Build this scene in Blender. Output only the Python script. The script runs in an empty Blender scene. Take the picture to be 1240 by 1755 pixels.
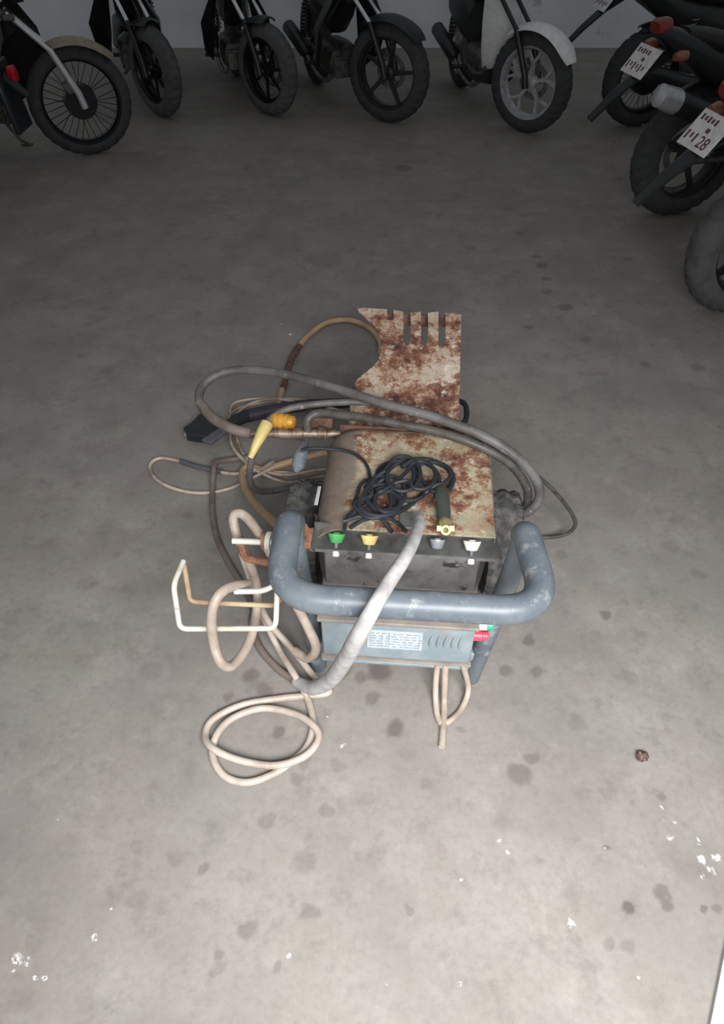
import bpy, math, random
from mathutils import Vector, Matrix
random.seed(7)
C = bpy.context.scene.collection
S = bpy.context.scene
R = math.radians

# ------------------------------------------------------------------ camera
CAM_H, PITCH, F = 1.6, R(44), 1240.0
cam = bpy.data.objects.new('camera', bpy.data.cameras.new('camera'))
C.objects.link(cam)
cam.location = (0, 0, CAM_H)
cam.rotation_euler = (R(90) - PITCH, 0, 0)
cam.data.sensor_fit = 'VERTICAL'
cam.data.sensor_height = 36
cam.data.lens = F / 1755 * 36
cam.data.clip_start = 0.02
S.camera = cam

# ------------------------------------------------------------------ light
S.view_settings.view_transform = 'Standard'
S.view_settings.look = 'None'
S.view_settings.gamma = 1
S.view_settings.exposure = 0.0
W = bpy.data.worlds.new('world'); S.world = W; W.use_nodes = True
bg = W.node_tree.nodes['Background']
bg.inputs[0].default_value = (0.93, 0.97, 1.0, 1)
bg.inputs[1].default_value = 0.21

def area(name, loc, target, sx, sy, power, color=(1, 1, 1), spread=180):
    l = bpy.data.lights.new(name, 'AREA')
    l.shape = 'RECTANGLE'; l.size = sx; l.size_y = sy; l.energy = power; l.color = color
    l.spread = R(spread)
    o = bpy.data.objects.new(name, l); C.objects.link(o)
    o.location = loc
    o.rotation_euler = (Vector(target) - Vector(loc)).to_track_quat('-Z', 'Y').to_euler()
    return o
# daylight falling in through the open shutter behind the photographer
area('doorway_daylight', (0.35, -0.55, 1.7), (0.2, 0.6, 0.0), 1.5, 0.7, 43, (1.0, 0.99, 0.985), 105)
# ------------------------------------------------------------------ pixel -> world
def ray(px, py):
    u, v = (px - 620) / F, (877.5 - py) / F
    f = Vector((0, math.cos(PITCH), -math.sin(PITCH)))
    up = Vector((0, math.sin(PITCH), math.cos(PITCH)))
    return f + Vector((1, 0, 0)) * u + up * v
def at(px, py, z=0.0):
    d = ray(px, py)
    return Vector((0, 0, CAM_H)) + d * ((z - CAM_H) / d.z)
def on_plane(px, py, p0, n):
    d = ray(px, py); o = Vector((0, 0, CAM_H))
    return o + d * ((Vector(p0) - o).dot(n) / d.dot(n))

# ------------------------------------------------------------------ materials
def new_mat(name):
    m = bpy.data.materials.new(name); m.use_nodes = True
    nt = m.node_tree
    return m, nt, nt.nodes['Principled BSDF']
def nd(nt, t, **k):
    n = nt.nodes.new(t)
    for a, b in k.items(): setattr(n, a, b)
    return n
def noise(nt, co, scale, detail=4, rough=.6):
    n = nd(nt, 'ShaderNodeTexNoise'); n.inputs['Scale'].default_value = scale
    n.inputs['Detail'].default_value = detail; n.inputs['Roughness'].default_value = rough
    if co is not None: nt.links.new(co, n.inputs['Vector'])
    return n.outputs['Fac']
def ramp(nt, fac, stops):
    r = nd(nt, 'ShaderNodeValToRGB'); nt.links.new(fac, r.inputs[0])
    els = r.color_ramp.elements
    while len(els) < len(stops): els.new(.5)
    for e, (p, c) in zip(els, stops):
        e.position = p; e.color = (c, c, c, 1) if isinstance(c, (int, float)) else (*c, 1)
    return r.outputs[0]
def mix(nt, fac, a, b, mode='MIX'):
    m = nd(nt, 'ShaderNodeMix', data_type='RGBA', blend_type=mode)
    for s, v in ((0, fac), (6, a), (7, b)):
        if isinstance(v, (int, float)): m.inputs[s].default_value = v
        elif isinstance(v, tuple): m.inputs[s].default_value = (*v, 1)
        else: nt.links.new(v, m.inputs[s])
    return m.outputs[2]
def math_n(nt, op, a, b=None, clamp=False):
    m = nd(nt, 'ShaderNodeMath', operation=op); m.use_clamp = clamp
    for i, v in enumerate((a, b)):
        if v is None: continue
        if isinstance(v, (int, float)): m.inputs[i].default_value = v
        else: nt.links.new(v, m.inputs[i])
    return m.outputs[0]
def bump(nt, bs, h, strength=.3, dist=.002):
    b = nd(nt, 'ShaderNodeBump'); b.inputs['Strength'].default_value = strength
    b.inputs['Distance'].default_value = dist
    nt.links.new(h, b.inputs['Height']); nt.links.new(b.outputs[0], bs.inputs['Normal'])
def lin(r, g, b):
    f = lambda c: (c / 255 / 12.92) if c <= 10 else ((c / 255 + .055) / 1.055) ** 2.4
    return (f(r), f(g), f(b))

def simple(name, col, rough=.5, metal=0.0, col2=None, scale=30, lo=.45, hi=.65, bmp=0.0, col3=None, sc3=8, lo3=.55, hi3=.7):
    m, nt, bs = new_mat(name)
    co = nd(nt, 'ShaderNodeTexCoord').outputs['Object']
    bs.inputs['Roughness'].default_value = rough; bs.inputs['Metallic'].default_value = metal
    c2 = col2 or tuple(x * .75 for x in col)
    n1 = noise(nt, co, scale)
    c = mix(nt, ramp(nt, n1, [(lo, 0.0), (hi, 1.0)]), col, c2)
    if col3: c = mix(nt, ramp(nt, noise(nt, co, sc3, 6, .7), [(lo3, 0.0), (hi3, 1.0)]), c, col3)
    nt.links.new(c, bs.inputs['Base Color'])
    if bmp: bump(nt, bs, n1, bmp)
    return m

M = {}
M['black_plastic'] = simple('black_plastic', (.018, .020, .022), .38, 0, (.012, .013, .014), 12)
M['dark_paint'] = simple('dark_paint', (.016, .021, .024), .25, 0, (.012, .016, .018), 6)
M['tyre'] = simple('tyre_rubber', (.045, .047, .05), .8, 0, (.03, .032, .034), 25, bmp=.2)
M['tyre_dusty'] = simple('tyre_rubber_dusty', (.085, .086, .088), .85, 0, (.055, .056, .058), 14, bmp=.2)
M['dark_rim'] = simple('dark_cast_metal', (.02, .022, .026), .35, .6)
M['grey_rim'] = simple('grey_cast_metal', (.07, .07, .072), .35, .7)
M['silver_rim'] = simple('silver_cast_metal', (.52, .52, .55), .3, .35, (.4, .4, .43))
M['chrome'] = simple('chrome', (.75, .76, .8), .2, .6, (.7, .7, .72))
M['steel'] = simple('dull_steel', (.28, .27, .26), .45, .8, (.16, .13, .11), 18)
M['engine'] = simple('engine_casting', (.13, .125, .115), .5, .6, (.05, .05, .05), 20)
M['tan_plastic'] = simple('tan_plastic', lin(150, 138, 120), .45)
M['white_plastic'] = simple('white_plastic', lin(235, 235, 235), .3, 0, lin(220, 220, 222))
M['seat'] = simple('seat_vinyl', (.012, .012, .013), .6, bmp=.1)
M['red_lens'] = simple('red_lens', (.55, .01, .015), .2)
M['tail_lens'] = simple('tail_lamp_lens', (.22, .03, .02), .25)
M['orange_lens'] = simple('orange_lens', (.26, .10, .06), .25)
M['clear_lens'] = simple('headlamp_lens', (.45, .47, .5), .1)
M['plate_white'] = simple('number_plate_white', lin(225, 222, 222), .4, 0, lin(200, 196, 198), 40)
M['plate_ink'] = simple('number_plate_ink', lin(92, 56, 64), .5)
M['blue_frame'] = simple('worn_blue_grey_paint', lin(90, 99, 108), .42, 0, lin(112, 119, 125), 10, .40, .64, .12,
                         lin(150, 156, 158), 26, .56, .72)
M['box_paint'] = simple('dusty_blue_paint', lin(128, 143, 150), .6, 0, lin(150, 160, 164), 16, .4, .65, .1,
                        lin(150, 140, 130), 9, .55, .72)
M['box_top'] = simple('dust_brown_lid', lin(146, 136, 126), .75, 0, lin(120, 116, 112), 14, .4, .65, .1)
M['tray'] = simple('dirty_dark_tray', lin(78, 80, 78), .5, .2, lin(110, 110, 106), 13, .42, .7, .15,
                   lin(60, 50, 46), 8, .56, .7)
M['tray_light'] = simple('dirty_grey_panel', lin(136, 136, 134), .45, .3, lin(108, 108, 106), 17, .42, .65, .15,
                         lin(62, 58, 56), 22, .58, .66)
M['hose_grey'] = simple('grey_hose', lin(108, 105, 104), .55, 0, lin(84, 80, 78), 14, .42, .62, .1, lin(150, 148, 146), 40, .62, .72)
M['hose_dark'] = simple('dark_hose', lin(84, 80, 76), .5, 0, lin(62, 58, 56), 26, .42, .62, .1, lin(140, 136, 130), 30, .64, .74)
M['hose_brown'] = simple('brown_grey_hose', lin(120, 108, 100), .6, 0, lin(100, 90, 84), 18)
M['hose_beige'] = simple('beige_hose', lin(182, 169, 156), .5, 0, lin(150, 135, 123), 15, .4, .66, .05)
M['hose_cream'] = simple('cream_hose', lin(192, 181, 170), .45, 0, lin(162, 148, 136), 16, .4, .7)
M['hose_tan'] = simple('tan_hose', lin(188, 160, 128), .5, 0, lin(165, 134, 104), 16, .4, .7)
M['hose_white'] = simple('whitewashed_hose', lin(196, 195, 194), .75, 0, lin(168, 166, 165), 28, .38, .62, .15)
M['wire_cream'] = simple('thin_cream_hose', lin(196, 180, 165), .45, 0, lin(140, 120, 108), 12)
M['sleeve_grey'] = simple('grey_rubber_sleeve', lin(88, 90, 94), .6)
M['cone_grey'] = simple('grey_plastic_boot', lin(112, 118, 124), .5, 0, lin(90, 96, 102))
M['cable_black'] = simple('black_cable', (.018, .022, .028), .6)
M['yellow'] = simple('faded_yellow_plastic', lin(206, 188, 122), .45, 0, lin(186, 164, 104))
M['amber'] = simple('amber_brass', lin(212, 160, 66), .4, .2, lin(170, 115, 40), 30)
M['brass'] = simple('brass', lin(158, 146, 96), .45, .5, lin(196, 186, 146), 60)
M['green'] = simple('green_plastic', lin(76, 166, 92), .5)
M['yellow_tip'] = simple('pale_yellow_plastic', lin(242, 212, 140), .4)
M['white_tip'] = simple('ivory_plastic', lin(244, 240, 226), .4)
M['white'] = simple('white_plastic_stub', lin(240, 238, 240), .45)
M['grey_tip'] = simple('zinc_collar', lin(172, 176, 184), .35, .5)
M['button_green'] = simple('green_button', lin(40, 178, 128), .35)
M['button_red'] = simple('red_button', lin(228, 76, 96), .35)
M['label'] = simple('faded_label', lin(176, 188, 196), .55, 0, lin(196, 204, 208), 30)
M['ink'] = simple('faded_ink', lin(136, 144, 156), .6)
M['gun_black'] = simple('gun_black_plastic', (.02, .022, .024), .35)
M['purple_dark'] = simple('dark_violet_plastic', lin(62, 56, 70), .45)
M['rod_white'] = simple('white_coated_rod', lin(206, 205, 196), .4, 0, lin(180, 168, 140), 14, .5, .7, 0, lin(150, 120, 88), 9, .64, .72)
M['rust_rod'] = simple('rusted_rod', lin(148, 108, 86), .85, 0, lin(116, 78, 62), 60, .4, .6, .4)
M['fitting'] = simple('rusted_fitting', lin(150, 135, 120), .5, .5, lin(100, 76, 62), 34, .4, .6, .2)
M['rust_dark'] = simple('dark_rust', lin(112, 84, 70), .85, 0, lin(78, 58, 50), 40, .4, .6, .4)
M['motor'] = simple('motor_housing', lin(70, 78, 76), .6, .3)
M['pod'] = simple('dried_pod', lin(86, 62, 56), .8, 0, lin(128, 108, 100), 90, .45, .6)

def smoky():
    m, nt, bs = new_mat('smoky_clear_plastic')
    bs.inputs['Base Color'].default_value = (*lin(86, 92, 86), 1)
    bs.inputs['Roughness'].default_value = .25
    bs.inputs['Transmission Weight'].default_value = .55
    return m
M['smoky'] = smoky()

def rust_mat(name, paint, paint2, amt=0.0, dust=None):
    m, nt, bs = new_mat(name)
    co = nd(nt, 'ShaderNodeTexCoord').outputs['Object']
    big = noise(nt, co, 8, 8, .72)
    mid = noise(nt, co, 34, 8, .75)
    fine = noise(nt, co, 190, 4, .75)
    pc = mix(nt, ramp(nt, noise(nt, co, 13, 5, .65), [(.36, 0.0), (.6, 1.0)]), paint, paint2)
    # thin brown wash and speckle over the paint
    wash = math_n(nt, 'MULTIPLY', ramp(nt, noise(nt, co, 17, 6, .7), [(.40 - amt, 0.0), (.62 - amt, .75)]), ramp(nt, fine, [(.34, .45), (.62, 1.0)]))
    c = mix(nt, wash, pc, lin(158, 122, 94))
    c = mix(nt, ramp(nt, fine, [(.55, 0.0), (.68, .6)]), c, lin(112, 84, 66))
    s2 = math_n(nt, 'ADD', math_n(nt, 'ADD', math_n(nt, 'MULTIPLY', big, .55), math_n(nt, 'MULTIPLY', mid, .40)), math_n(nt, 'MULTIPLY', fine, .10))
    c = mix(nt, ramp(nt, s2, [(.53 - amt, 0.0), (.565 - amt, .85)]), c, lin(142, 96, 70))
    c = mix(nt, ramp(nt, s2, [(.565 - amt, 0.0), (.60 - amt, .9)]), c, lin(104, 68, 56))
    c = mix(nt, ramp(nt, s2, [(.61 - amt, 0.0), (.645 - amt, .9)]), c, lin(74, 46, 44))
    c = mix(nt, ramp(nt, noise(nt, co, 24, 5, .7), [(.60, 0.0), (.68, .8)]), c, lin(222, 214, 200))
    if dust:
        sx = nd(nt, 'ShaderNodeSeparateXYZ'); nt.links.new(co, sx.inputs[0])
        w_ = math_n(nt, 'ADD', sx.outputs[0], math_n(nt, 'MULTIPLY', math_n(nt, 'SUBTRACT', big, .5), .16))
        c = mix(nt, ramp(nt, math_n(nt, 'ADD', w_, .5), [(.5 + dust - .012, .92), (.5 + dust + .012, 0.0)]), c, mix(nt, mid, lin(132, 120, 110), lin(100, 88, 80)))
    nt.links.new(c, bs.inputs['Base Color'])
    bs.inputs['Roughness'].default_value = .72
    bump(nt, bs, s2, .35, .003)
    return m
M['rust_cover'] = rust_mat('rusted_olive_cream_paint', lin(184, 182, 158), lin(156, 150, 128), .022, -.128)
M['rust_plate'] = rust_mat('rusted_white_paint', lin(206, 194, 180), lin(180, 164, 146), .032)

# ------------------------------------------------------------------ geometry helper
def catmull(pts, n=8, closed=False):
    P = [Vector(p) for p in pts]
    out = []
    N = len(P)
    rng = N if closed else N - 1
    for i in range(rng):
        if closed: p0, p1, p2, p3 = P[i - 1], P[i], P[(i + 1) % N], P[(i + 2) % N]
        else:
            p1, p2 = P[i], P[i + 1]
            p0 = P[i - 1] if i else p1 * 2 - p2
            p3 = P[i + 2] if i + 2 < N else p2 * 2 - p1
        for k in range(n):
            t = k / n
            out.append(.5 * ((2 * p1) + (p2 - p0) * t + (2 * p0 - 5 * p1 + 4 * p2 - p3) * t * t + (3 * p1 - p0 - 3 * p2 + p3) * t ** 3))
    if not closed: out.append(P[-1])
    return out
def fillet(pts, r, n=6):
    P = [Vector(p) for p in pts]; out = [P[0]]
    for i in range(1, len(P) - 1):
        a, b, c = P[i - 1], P[i], P[i + 1]
        d0 = (a - b); d1 = (c - b)
        rr = min(r, d0.length * .49, d1.length * .49)
        s, e = b + d0.normalized() * rr, b + d1.normalized() * rr
        for k in range(n + 1):
            t = k / n
            out.append(s * (1 - t) ** 2 + b * 2 * t * (1 - t) + e * t * t)
    out.append(P[-1])
    return out

class G:
    def __init__(s): s.v, s.f = [], []
    def add(s, vs, fs, mtx=None):
        o = len(s.v)
        for p in vs:
            p = Vector(p); s.v.append(mtx @ p if mtx else p)
        s.f += [tuple(i + o for i in f) for f in fs]
        return s
    def box(s, c, size, mtx=None, rot=None):
        hx, hy, hz = size[0] / 2, size[1] / 2, size[2] / 2
        vs = [Vector((x * hx, y * hy, z * hz)) for x in (-1, 1) for y in (-1, 1) for z in (-1, 1)]
        if rot is not None: vs = [rot @ p for p in vs]
        vs = [p + Vector(c) for p in vs]
        return s.add(vs, [(0, 1, 3, 2), (4, 6, 7, 5), (0, 4, 5, 1), (2, 3, 7, 6), (0, 2, 6, 4), (1, 5, 7, 3)], mtx)
    def tube(s, pts, r, seg=12, mtx=None, closed=False):
        P = [Vector(p) for p in pts]; N = len(P)
        rad = r if isinstance(r, (list, tuple)) else [r] * N
        if len(rad) != N:
            rr = rad; rad = []
            for i in range(N):
                t = i / (N - 1) * (len(rr) - 1); k = min(int(t), len(rr) - 2)
                rad.append(rr[k] + (rr[k + 1] - rr[k]) * (t - k))
        T = []
        for i in range(N):
            a = P[i - 1] if (i or closed) else P[i]
            b = P[(i + 1) % N] if (i < N - 1 or closed) else P[i]
            d = b - a
            T.append(d.normalized() if d.length > 1e-9 else Vector((0, 0, 1)))
        ref = Vector((0, 0, 1)) if abs(T[0].z) < .9 else Vector((1, 0, 0))
        nrm = (ref - T[0] * ref.dot(T[0])).normalized()
        vs, fs = [], []
        for i in range(N):
            nrm = nrm - T[i] * nrm.dot(T[i])
            nrm = nrm.normalized() if nrm.length > 1e-6 else T[i].orthogonal().normalized()
            bi = T[i].cross(nrm)
            for k in range(seg):
                a = 2 * math.pi * k / seg
                vs.append(P[i] + (nrm * math.cos(a) + bi * math.sin(a)) * rad[i])
        for i in range(N if closed else N - 1):
            j = (i + 1) % N
            for k in range(seg):
                k2 = (k + 1) % seg
                fs.append((i * seg + k, i * seg + k2, j * seg + k2, j * seg + k))
        if not closed:
            fs.append(tuple(range(seg))[::-1]); fs.append(tuple((N - 1) * seg + k for k in range(seg)))
        return s.add(vs, fs, mtx)
    def cyl(s, a, b, r0, r1=None, seg=20, mtx=None):
        return s.tube([a, b], [r0, r0 if r1 is None else r1], seg, mtx)
    def lathe(s, prof, seg=48, mtx=None, axis='Y', closed_prof=False):
        # prof: list of (axial, radius)
        vs, fs = [], []; n = len(prof)
        for i in range(seg):
            a = 2 * math.pi * i / seg; c, q = math.cos(a), math.sin(a)
            for (h, r) in prof:
                vs.append(Vector((r * c, h, r * q)) if axis == 'Y' else Vector((r * c, r * q, h)) if axis == 'Z' else Vector((h, r * c, r * q)))
        for i in range(seg):
            j = (i + 1) % seg
            for k in range(n if closed_prof else n - 1):
                k2 = (k + 1) % n
                fs.append((i * n + k, i * n + k2, j * n + k2, j * n + k))
        if not closed_prof:
            for k in (0, n - 1):
                if prof[k][1] > 1e-5: fs.append(tuple(i * n + k for i in range(seg)))
        return s.add(vs, fs, mtx)
    def loft(s, secs, seg=20, p=2.6, mtx=None):
        # secs: (centre, half width (y), half height (z)) stacked along x
        vs, fs = [], []
        for (c, hw, hz) in secs:
            for k in range(seg):
                a = 2 * math.pi * k / seg
                cy, cz = math.cos(a), math.sin(a)
                y = math.copysign(abs(cy) ** (2 / p), cy) * hw; z = math.copysign(abs(cz) ** (2 / p), cz) * hz
                vs.append(Vector((c[0], c[1] + y, c[2] + z)))
        for i in range(len(secs) - 1):
            for k in range(seg):
                k2 = (k + 1) % seg
                fs.append((i * seg + k, i * seg + k2, (i + 1) * seg + k2, (i + 1) * seg + k))
        fs.append(tuple(range(seg))[::-1]); fs.append(tuple((len(secs) - 1) * seg + k for k in range(seg)))
        return s.add(vs, fs, mtx)
    def beam(s, a, b, w0, w1, t, axis=Vector((0, 1, 0)), mtx=None):
        a, b = Vector(a), Vector(b); d = (b - a).normalized(); sd = d.cross(axis).normalized()
        vs = []
        for p, w in ((a, w0), (b, w1)):
            for u in (-1, 1):
                for q in (-1, 1): vs.append(p + sd * u * w / 2 + axis * q * t / 2)
        return s.add(vs, [(0, 1, 3, 2), (4, 6, 7, 5), (0, 4, 5, 1), (2, 3, 7, 6), (0, 2, 6, 4), (1, 5, 7, 3)], mtx)
    def prism(s, poly, n, t, mtx=None):
        # planar polygon extruded by t along n
        n = Vector(n); k = len(poly)
        vs = [Vector(p) for p in poly] + [Vector(p) + n * t for p in poly]
        fs = [tuple(range(k))[::-1], tuple(range(k, 2 * k))] + [(i, (i + 1) % k, (i + 1) % k + k, i + k) for i in range(k)]
        return s.add(vs, fs, mtx)
    def obj(s, name, mat, parent=None, bevel=0, origin=False, angle=38, sub=0):
        off = Vector((0, 0, 0))
        if origin:
            xs = [p.x for p in s.v]; ys = [p.y for p in s.v]; zs = [p.z for p in s.v]
            off = Vector(((min(xs) + max(xs)) / 2, (min(ys) + max(ys)) / 2, min(zs)))
        me = bpy.data.meshes.new(name)
        me.from_pydata([tuple(p - off) for p in s.v], [], s.f)
        me.validate(); me.update()
        import bmesh
        bm = bmesh.new(); bm.from_mesh(me); bmesh.ops.recalc_face_normals(bm, faces=bm.faces); bm.to_mesh(me); bm.free()
        for p in me.polygons: p.use_smooth = True
        me.set_sharp_from_angle(angle=R(angle))
        me.materials.append(M[mat] if isinstance(mat, str) else mat)
        o = bpy.data.objects.new(name, me); C.objects.link(o); o.location = off
        if parent: o.parent = parent
        if bevel:
            b = o.modifiers.new('bevel', 'BEVEL'); b.width = bevel; b.segments = 2; b.limit_method = 'ANGLE'; b.angle_limit = R(40)
        if sub:
            m = o.modifiers.new('sub', 'SUBSURF'); m.levels = sub; m.render_levels = sub
        return o
def tag(o, label, cat, group=None):
    o['label'] = label; o['category'] = cat
    if group: o['group'] = group
    return o
def thing(name, loc, rz, label, cat, group=None):
    o = bpy.data.objects.new(name, None); C.objects.link(o); o.empty_display_size = .1
    o.location = loc; o.rotation_euler = (0, 0, rz)
    return tag(o, label, cat, group)
def structure(o): o['kind'] = 'structure'; return o

# ------------------------------------------------------------------ floor and wall
def floor_material():
    m, nt, bs = new_mat('stained_concrete')
    co = nd(nt, 'ShaderNodeTexCoord').outputs['Object']
    big = noise(nt, co, 1.3, 5, .6); mid = noise(nt, co, 5, 6, .65); fine = noise(nt, co, 60, 4, .7)
    c = mix(nt, ramp(nt, big, [(.38, 0.0), (.62, 1.0)]), lin(137, 133, 126), lin(136, 127, 123))
    c = mix(nt, ramp(nt, mid, [(.36, 0.0), (.68, .8)]), c, lin(152, 148, 143))
    c = mix(nt, ramp(nt, noise(nt, co, 2.7, 5, .7), [(.5, 0.0), (.72, .45)]), c, lin(106, 106, 99))
    c = mix(nt, ramp(nt, fine, [(.3, .22), (.55, 0.0)]), c, lin(96, 92, 86))
    c = mix(nt, ramp(nt, noise(nt, co, 13, 5, .7), [(.53, 0.0), (.68, .4)]), c, lin(104, 98, 94))
    c = mix(nt, ramp(nt, noise(nt, co, 9, 6, .75), [(.55, 0.0), (.70, .4)]), c, lin(166, 162, 156))
    c = mix(nt, ramp(nt, noise(nt, co, 3.3, 3, .5), [(.45, 0.0), (.60, .35)]), c, lin(126, 123, 119))
    # scattered drip marks
    v = nd(nt, 'ShaderNodeTexVoronoi'); v.inputs['Scale'].default_value = 7; v.inputs['Randomness'].default_value = 1
    dn = nd(nt, 'ShaderNodeTexNoise'); dn.inputs['Scale'].default_value = 22; dn.inputs['Detail'].default_value = 4
    nt.links.new(co, dn.inputs['Vector'])
    sub_ = nd(nt, 'ShaderNodeVectorMath', operation='SUBTRACT'); nt.links.new(dn.outputs['Color'], sub_.inputs[0]); sub_.inputs[1].default_value = (.5, .5, .5)
    sc_ = nd(nt, 'ShaderNodeVectorMath', operation='SCALE'); nt.links.new(sub_.outputs[0], sc_.inputs[0]); sc_.inputs['Scale'].default_value = .045
    ad_ = nd(nt, 'ShaderNodeVectorMath', operation='ADD'); nt.links.new(co, ad_.inputs[0]); nt.links.new(sc_.outputs[0], ad_.inputs[1])
    wco = ad_.outputs[0]
    nt.links.new(wco, v.inputs['Vector'])
    sel = nd(nt, 'ShaderNodeSeparateColor'); nt.links.new(v.outputs['Color'], sel.inputs[0])
    sp = math_n(nt, 'MULTIPLY', ramp(nt, v.outputs['Distance'], [(.08, 1.0), (.19, 0.0)]), ramp(nt, sel.outputs[0], [(.5, 0.0), (.95, .3)]))
    c = mix(nt, sp, c, lin(92, 84, 80))
    # particular oil drops and smears seen on the slab
    drops = [(478,1257,13,.7),(508,1335,15,.45),(430,1160,18,.6),(455,1182,17,.6),(390,1197,11,.5),(650,1152,25,.8),(620,1162,14,.6),
        (678,1248,18,.75),(907,1100,13,.65),(922,1152,14,.5),(1038,1056,11,.6),(866,1150,14,.6),(910,1298,14,.5),(893,1328,22,.6),(1076,1552,14,.9),
        (1131,1530,14,.65),(1142,1548,12,.65),(1045,1458,8,.7),(1135,1368,9,.5),(530,1562,18,.5),(425,1592,17,.5),(520,1480,22,.3),(455,1408,18,.35),
        (350,1490,12,.45),(378,1640,10,.45),(475,1657,10,.4),(730,1345,16,.3),(640,1198,14,.5),(700,1560,11,.4),(560,1390,13,.4),
        (928,455,12,.6),(935,478,10,.6),(920,440,9,.5),(968,527,14,.65),(1003,582,12,.4),(938,500,9,.5),(690,288,18,.55),(182,636,14,.3),(805,425,10,.3),
        (1195,985,14,.35),(1195,630,12,.4),(320,885,12,.3),(905,560,8,.5),(890,400,8,.5),(1075,445,8,.4),(1210,1560,10,.7),(1075,1620,13,.35),(1040,1615,12,.35),
        (300,1470,18,.3),(240,1540,22,.3),(575,1310,14,.3),(370,1660,12,.3),(785,1250,10,.4),(1230,1555,8,.5),(585,1150,16,.5),(520,1300,18,.4),
        (960,950,12,.3),(1150,940,16,.25),(150,1000,20,.25),(260,1150,22,.25),(860,1410,20,.25),(990,1240,18,.25)]
    acc = None
    for (x, y, r, k) in drops:
        p = at(x, y); q = at(x + r, y); rad = (q - p).length
        dv = nd(nt, 'ShaderNodeVectorMath', operation='DISTANCE'); nt.links.new(wco, dv.inputs[0]); dv.inputs[1].default_value = p
        mr = nd(nt, 'ShaderNodeMapRange'); mr.interpolation_type = 'SMOOTHSTEP'
        nt.links.new(dv.outputs['Value'], mr.inputs[0])
        mr.inputs[1].default_value = rad * .55; mr.inputs[2].default_value = rad * 1.2; mr.inputs[3].default_value = k * .8; mr.inputs[4].default_value = 0
        acc = mr.outputs[0] if acc is None else math_n(nt, 'MAXIMUM', acc, mr.outputs[0])
    c = mix(nt, acc, c, lin(84, 76, 74))
    flecks = [(787,1505,5),(972,1577,9),(165,1607,6),(786,1678,6),(855,1440,4),(870,1465,4),(1150,1432,5),(1155,1410,4),(1140,1388,4),(1203,1478,9),(1215,1492,9),
        (1226,1470,8),(1208,1505,7),(1200,1450,4),(30,1640,10),(45,1648,8),(20,1662,5),(60,1668,6),(78,1671,7),(88,1655,4),(4,1626,5),(590,1277,4),(495,1637,5),(1090,1677,5),
        (1103,1430,3),(1060,1510,3),(190,1558,3),(1135,1412,3),(1195,1440,4),(785,990,0),(480,556,3),(497,572,4),(800,700,0)]
    acc = None
    for (x, y, r) in flecks:
        if not r: continue
        p = at(x, y); rad = (at(x + r, y) - p).length
        dv = nd(nt, 'ShaderNodeVectorMath', operation='DISTANCE'); nt.links.new(wco, dv.inputs[0]); dv.inputs[1].default_value = p
        mr = nd(nt, 'ShaderNodeMapRange'); nt.links.new(dv.outputs['Value'], mr.inputs[0])
        mr.inputs[1].default_value = rad * .6; mr.inputs[2].default_value = rad * 1.1; mr.inputs[3].default_value = .9; mr.inputs[4].default_value = 0
        acc = mr.outputs[0] if acc is None else math_n(nt, 'MAXIMUM', acc, mr.outputs[0])
    fb = math_n(nt, 'MULTIPLY', acc, ramp(nt, noise(nt, co, 130, 3), [(.42, 0.0), (.52, 1.0)]))
    c = mix(nt, fb, c, lin(238, 236, 232))
    v2 = nd(nt, 'ShaderNodeTexVoronoi'); v2.inputs['Scale'].default_value = 16; nt.links.new(co, v2.inputs['Vector'])
    s2 = nd(nt, 'ShaderNodeSeparateColor'); nt.links.new(v2.outputs['Color'], s2.inputs[0])
    fk = math_n(nt, 'MULTIPLY', ramp(nt, v2.outputs['Distance'], [(.035, 1.0), (.05, 0.0)]), ramp(nt, s2.outputs[1], [(.8, 0.0), (.9, .6)]))
    c = mix(nt, fk, c, lin(215, 212, 206))
    nt.links.new(c, bs.inputs['Base Color'])
    bs.inputs['Roughness'].default_value = .62
    bs.inputs['Specular IOR Level'].default_value = .3
    bump(nt, bs, fine, .12, .002)
    return m
M['floor'] = floor_material()
structure(G().box((0, 4, -.05), (9, 9.3, .1)).obj('floor', 'floor'))
M['wall'] = simple('grubby_white_wall', lin(240, 244, 248), .8, 0, lin(226, 230, 234), 1.6, .4, .65, 0, lin(150, 148, 146), 3.5, .6, .75)
WALL_Y = at(620, 82).y
structure(G().box((0, WALL_Y + .1, 1.6), (9, .2, 3.3)).obj('wall_back', 'wall'))
# white sheet-metal strip let into the floor at the near right corner
a_, b_ = at(1243, 1612), at(1222, 1716)
d_ = (b_ - a_)
p2 = b_ + d_ * .9
structure(G().prism([a_ - d_ * .0, p2, p2 + Vector((.11, 0, 0)), a_ + Vector((.11, 0, 0))], (0, 0, 1), .012).obj('trim_1', 'white_plastic', origin=True))

# ------------------------------------------------------------------ motorbikes
def tyre_geo(r, w, mtx, notch=.007, step=6):
    g = G(); seg = 168; prof = []
    n = 15
    h = w * .6
    for j in range(n):
        t = R(-105 + 210 * j / (n - 1))
        prof.append((math.sin(t) * w / 2, r - h + math.cos(t) * h, abs(j - n // 2)))
    vs, fs = [], []
    for i in range(seg):
        a = 2 * math.pi * i / seg
        for j, (y, rr, m) in enumerate(prof):
            d = 0
            if 1 <= m <= 5 and (i + (m * 1 if j > n // 2 else m)) % step < 2: d = notch
            if m == 0: d = notch * .6
            vs.append(Vector(((rr - d) * math.cos(a), y, (rr - d) * math.sin(a))))
    for i in range(seg):
        k = (i + 1) % seg
        for j in range(n):
            j2 = (j + 1) % n
            fs.append((i * n + j, i * n + j2, k * n + j2, k * n + j))
    return g.add(vs, fs, mtx)

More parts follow.
